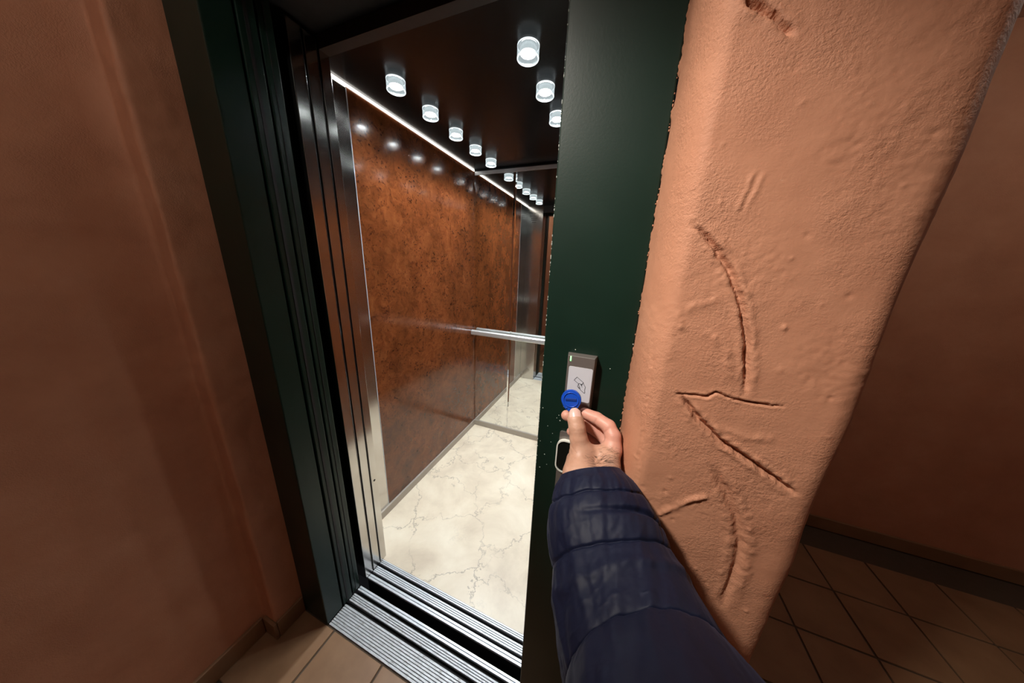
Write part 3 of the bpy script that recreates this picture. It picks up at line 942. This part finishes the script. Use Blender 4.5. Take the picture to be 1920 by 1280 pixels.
for lay in (0, 1):
    o_ = lay * nu * nv_
    for j in range(nv_ - 1):
        for i in range(nu - 1):
            q = [o_ + j * nu + i, o_ + j * nu + i + 1, o_ + (j + 1) * nu + i + 1, o_ + (j + 1) * nu + i]
            NF.append(q if lay else q[::-1])
nail = np_mesh('thumb_nail', NV, NF, 'nail'); under(person, nail)
nail['label'] = 'pale pink thumb nail'
# hair on the back of the hand and wrist
bm = bmesh.new()
bvh_m = body.data
from mathutils.bvhtree import BVHTree
bt = BVHTree.FromPolygons([v_.co[:] for v_ in bvh_m.vertices], [p.vertices[:] for p in bvh_m.polygons])
for i in range(230):
    u = random.gauss(1128, 17); v_ = random.gauss(866, 14)
    dvec = Vector(deep(u, v_, 1.0) - CAM).normalized()
    loc, nn, idx, dist = bt.ray_cast(Vector(CAM), dvec)
    if loc is None or nn.dot(dvec) > -.15: continue
    flow = (Vector(ROT[0]) * random.uniform(.3, 1.0) + Vector(ROT[1]) * random.uniform(-.1, .7)).normalized()
    flow = (flow - nn * flow.dot(nn)).normalized()
    L_ = random.uniform(.006, .013)
    sb = nn.cross(flow) * random.uniform(-.25, .25)
    pts = [loc - nn * .0004, loc + flow * L_ * .35 + nn * .0011, loc + (flow + sb) * L_ * .7 + nn * .0013, loc + (flow + sb * 1.8) * L_ + nn * .0006]
    tube(bm, pts, [.00010, .00010, .00008, .00004], 3, False)
hairo = finish('arm_hair', bm, 'hair'); hairo['kind'] = 'stuff'; under(person, hairo)

# --- jacket sleeve
ctl = [(1107, 887, .399, .0430), (1111, 906, .391, .0500), (1120, 948, .372, .0620), (1132, 1005, .346, .0675), (1152, 1080, .314, .0700), (1185, 1180, .274, .0722), (1222, 1280, .238, .0755), (1262, 1390, .204, .079), (1310, 1520, .175, .084)]
cp_ = np.array([deep(u, v_, d) for u, v_, d, r in ctl]); cr_ = np.array([c[3] for c in ctl])
cs = np.concatenate([[0], np.cumsum(np.linalg.norm(np.diff(cp_, axis=0), axis=1))])
ns, na = 330, 200
ss = np.linspace(0, cs[-1], ns)
def cub(x_, xs, ys):                                       # smooth interpolation
    ys = np.asarray(ys, float); mgr = np.gradient(ys, xs, axis=0)
    i = np.clip(np.searchsorted(xs, x_) - 1, 0, len(xs) - 2); hh = xs[i + 1] - xs[i]; t = (x_ - xs[i]) / hh
    if ys.ndim > 1: t = t[:, None]; hh = hh[:, None]
    return (2 * t ** 3 - 3 * t ** 2 + 1) * ys[i] + (t ** 3 - 2 * t ** 2 + t) * hh * mgr[i] + (-2 * t ** 3 + 3 * t ** 2) * ys[i + 1] + (t ** 3 - t ** 2) * hh * mgr[i + 1]
cc_ = cub(ss, cs, cp_); rr_ = cub(ss, cs, cr_)
tg_ = np.gradient(cc_, ss, axis=0); tg_ /= np.linalg.norm(tg_, axis=1)[:, None]
seams = np.array([.039, .104, .198, .30])
TH, SS = np.meshgrid(np.linspace(0, 2 * np.pi, na, endpoint=False), ss)
cth, sth = np.cos(TH), np.sin(TH)
wob = .0045 * fbm(cth * 1.3 + 5, sth * 1.3 + SS * 6, 1.6, 3)      # seams wander a little
S2 = SS + wob
B = np.zeros_like(SS)
dist = np.full(SS.shape, 1e9); prevs = np.concatenate([[0], seams, [.34]])
for a, b_ in zip(prevs, prevs[1:]):
    t = np.clip((S2 - a) / (b_ - a), 0, 1); inside = (S2 >= a) & (S2 < b_)
    B = np.where(inside, np.clip(1 - (2 * t - 1) ** 2, 0, 1) ** .6 * min(.0045, (b_ - a) * .075), B)
for s_ in seams: dist = np.minimum(dist, np.abs(S2 - s_))
pinch = np.exp(-(dist / .0017) ** 2)
wr_ = fbm(cth * 2.4 + 9, sth * 2.4 + SS * 9, 2.2, 4)
pk_ = fbm(TH * 3.2, SS * 22, 1.0, 3) * np.exp(-(dist / .014) ** 2)   # puckers along the seams
ridge = 1 - np.abs(2 * fbm(cth * 1.7 + 2, sth * 1.7 + SS * 17, 2.4, 3))
H = B - .0020 * pinch + .0040 * wr_ + .0013 * pk_ + .0006 * np.clip(ridge, 0, 1) ** 4
H += .0022 * np.exp(-((SS - .134 - .012 * fbm(cth + 4, sth + 1, 1.0, 2)) / .008) ** 2)
H += -.0055 * np.exp(-((SS - .071 - .010 * fbm(TH * 1.2, SS * 0 + 3, 1.0, 2)) / .0038) ** 2) * np.clip(fbm(TH * 1.5 + 1, SS * 0 + 7, 1, 2) * 3 + .6, 0, 1)
fade = np.clip(SS / .012, 0, 1); H *= .25 + .75 * fade
u0 = Vector(tg_[0]).orthogonal().normalized()
rows = []
up = np.array(u0)
for i in range(ns):
    up = up - tg_[i] * (up @ tg_[i]); up /= np.linalg.norm(up); s_ = np.cross(tg_[i], up)
    r_ = rr_[i] + H[i]
    rows.append(cc_[i] + (np.cos(TH[i]) * r_)[:, None] * up + (np.sin(TH[i]) * r_)[:, None] * s_)
# turned-in hem at the cuff: inner lining
lin_rows = []
for k_, (off, rs) in enumerate(((.0, .975), (.004, .93), (.03, .90), (.06, .90))):
    i = int(np.searchsorted(ss, off)); base_ = rows[i]; c0 = cc_[i]
    lin_rows.append(c0 + (base_ - c0) * rs)
allr = lin_rows[::-1] + rows
V = np.concatenate(allr); nr_ = len(allr)
Fq = []
for j in range(nr_ - 1):
    for i in range(na):
        i2 = (i + 1) % na
        Fq.append((j * na + i, j * na + i2, (j + 1) * na + i2, (j + 1) * na + i))
V = np.concatenate([V, cc_[-1][None]]); last = (nr_ - 1) * na
for i in range(na): Fq.append((last + i, last + (i + 1) % na, len(V) - 1, len(V) - 1)[:3])
sleeve = bpy.data.meshes.new('jacket_sleeve')
sleeve.from_pydata([tuple(p) for p in V.tolist()], [], Fq); sleeve.materials.append(MAT['nylon'])
sleeve.polygons.foreach_set('use_smooth', [True] * len(sleeve.polygons)); sleeve.update()
so = bpy.data.objects.new('jacket_sleeve', sleeve); COL.objects.link(so); under(person, so)
so['label'] = 'navy quilted jacket sleeve'
bm = bmesh.new(); bm.from_mesh(sleeve); bmesh.ops.recalc_face_normals(bm, faces=bm.faces); bm.to_mesh(sleeve); bm.free()

# ================================================================= key fob in the fingers
fc = Vector(U(1071, 748.5, -.046))
fn = Vector((.06, -.985, .16)).normalized()                # faces the camera side
fx = Vector((0, 0, 1)).cross(fn) * -1; fx = (Vector((1, 0, .05)) - fn * Vector((1, 0, .05)).dot(fn)).normalized(); fz = fn.cross(fx) * -1
if fz.z < 0: fz = -fz
FM = Matrix((fx, fz, fn)).transposed()
kf = tag(empty('key_fob', tuple(fc)), 'round blue plastic key fob held against the card reader', 'key fob')
def fobo(name, mat, bm, smooth=False):
    for v_ in bm.verts: v_.co = FM @ v_.co
    o = finish(name, bm, mat, kf, smooth)
    return o
bm = bmesh.new()
RO = .0163
outl = []
for i in range(72):
    a = 2 * math.pi * i / 72
    x_, y_ = RO * math.cos(a), RO * math.sin(a)
    if y_ < -.008:
        t = (-.008 - y_) / (RO - .008); y_ -= .0042 * t ** .8; x_ *= 1 - .06 * t
    outl.append((x_, y_))
lev = [(1.0, -.0030), (1.0, .0014), (.96, .0022), (.86, .0024)]
rws = [[bm.verts.new((x_ * s, y_ * s, z_)) for x_, y_ in outl] for s, z_ in lev]
for a_, b_ in zip(rws, rws[1:]):
    for i in range(72): bm.faces.new((a_[i], a_[(i + 1) % 72], b_[(i + 1) % 72], b_[i]))
bm.faces.new(rws[0]); bm.faces.new(rws[-1])
body_f = fobo('fob_body', 'blue', bm, True); sharp(body_f, 35)
bm = bmesh.new()
lathe(bm, [(.0114, .0020), (.0117, .0036), (.0126, .0036), (.0130, .0020)], 48)
o = fobo('raised_ring', 'blue', bm, True)
bm = bmesh.new(); bbox(bm, -.0090, .0090, -.0021, .0021, .0020, .0034, .0004, 1)
for v_ in bm.verts:
    x_, y_ = v_.co.x, v_.co.y; a = math.radians(4); v_.co.x, v_.co.y = x_ * math.cos(a) - y_ * math.sin(a), x_ * math.sin(a) + y_ * math.cos(a)
o = fobo('name_bar', 'blue_dark', bm); o['label'] = 'dark blue raised bar'
bm = bmesh.new()
for sx in (-1, 1):
    lathe(bm, [(.0001, .0032), (.0012, .0031), (.0014, .0022)], 10, 'Z', (sx * .0062, -.0150, 0))
o = fobo('rivet', 'blue_dark', bm, True)
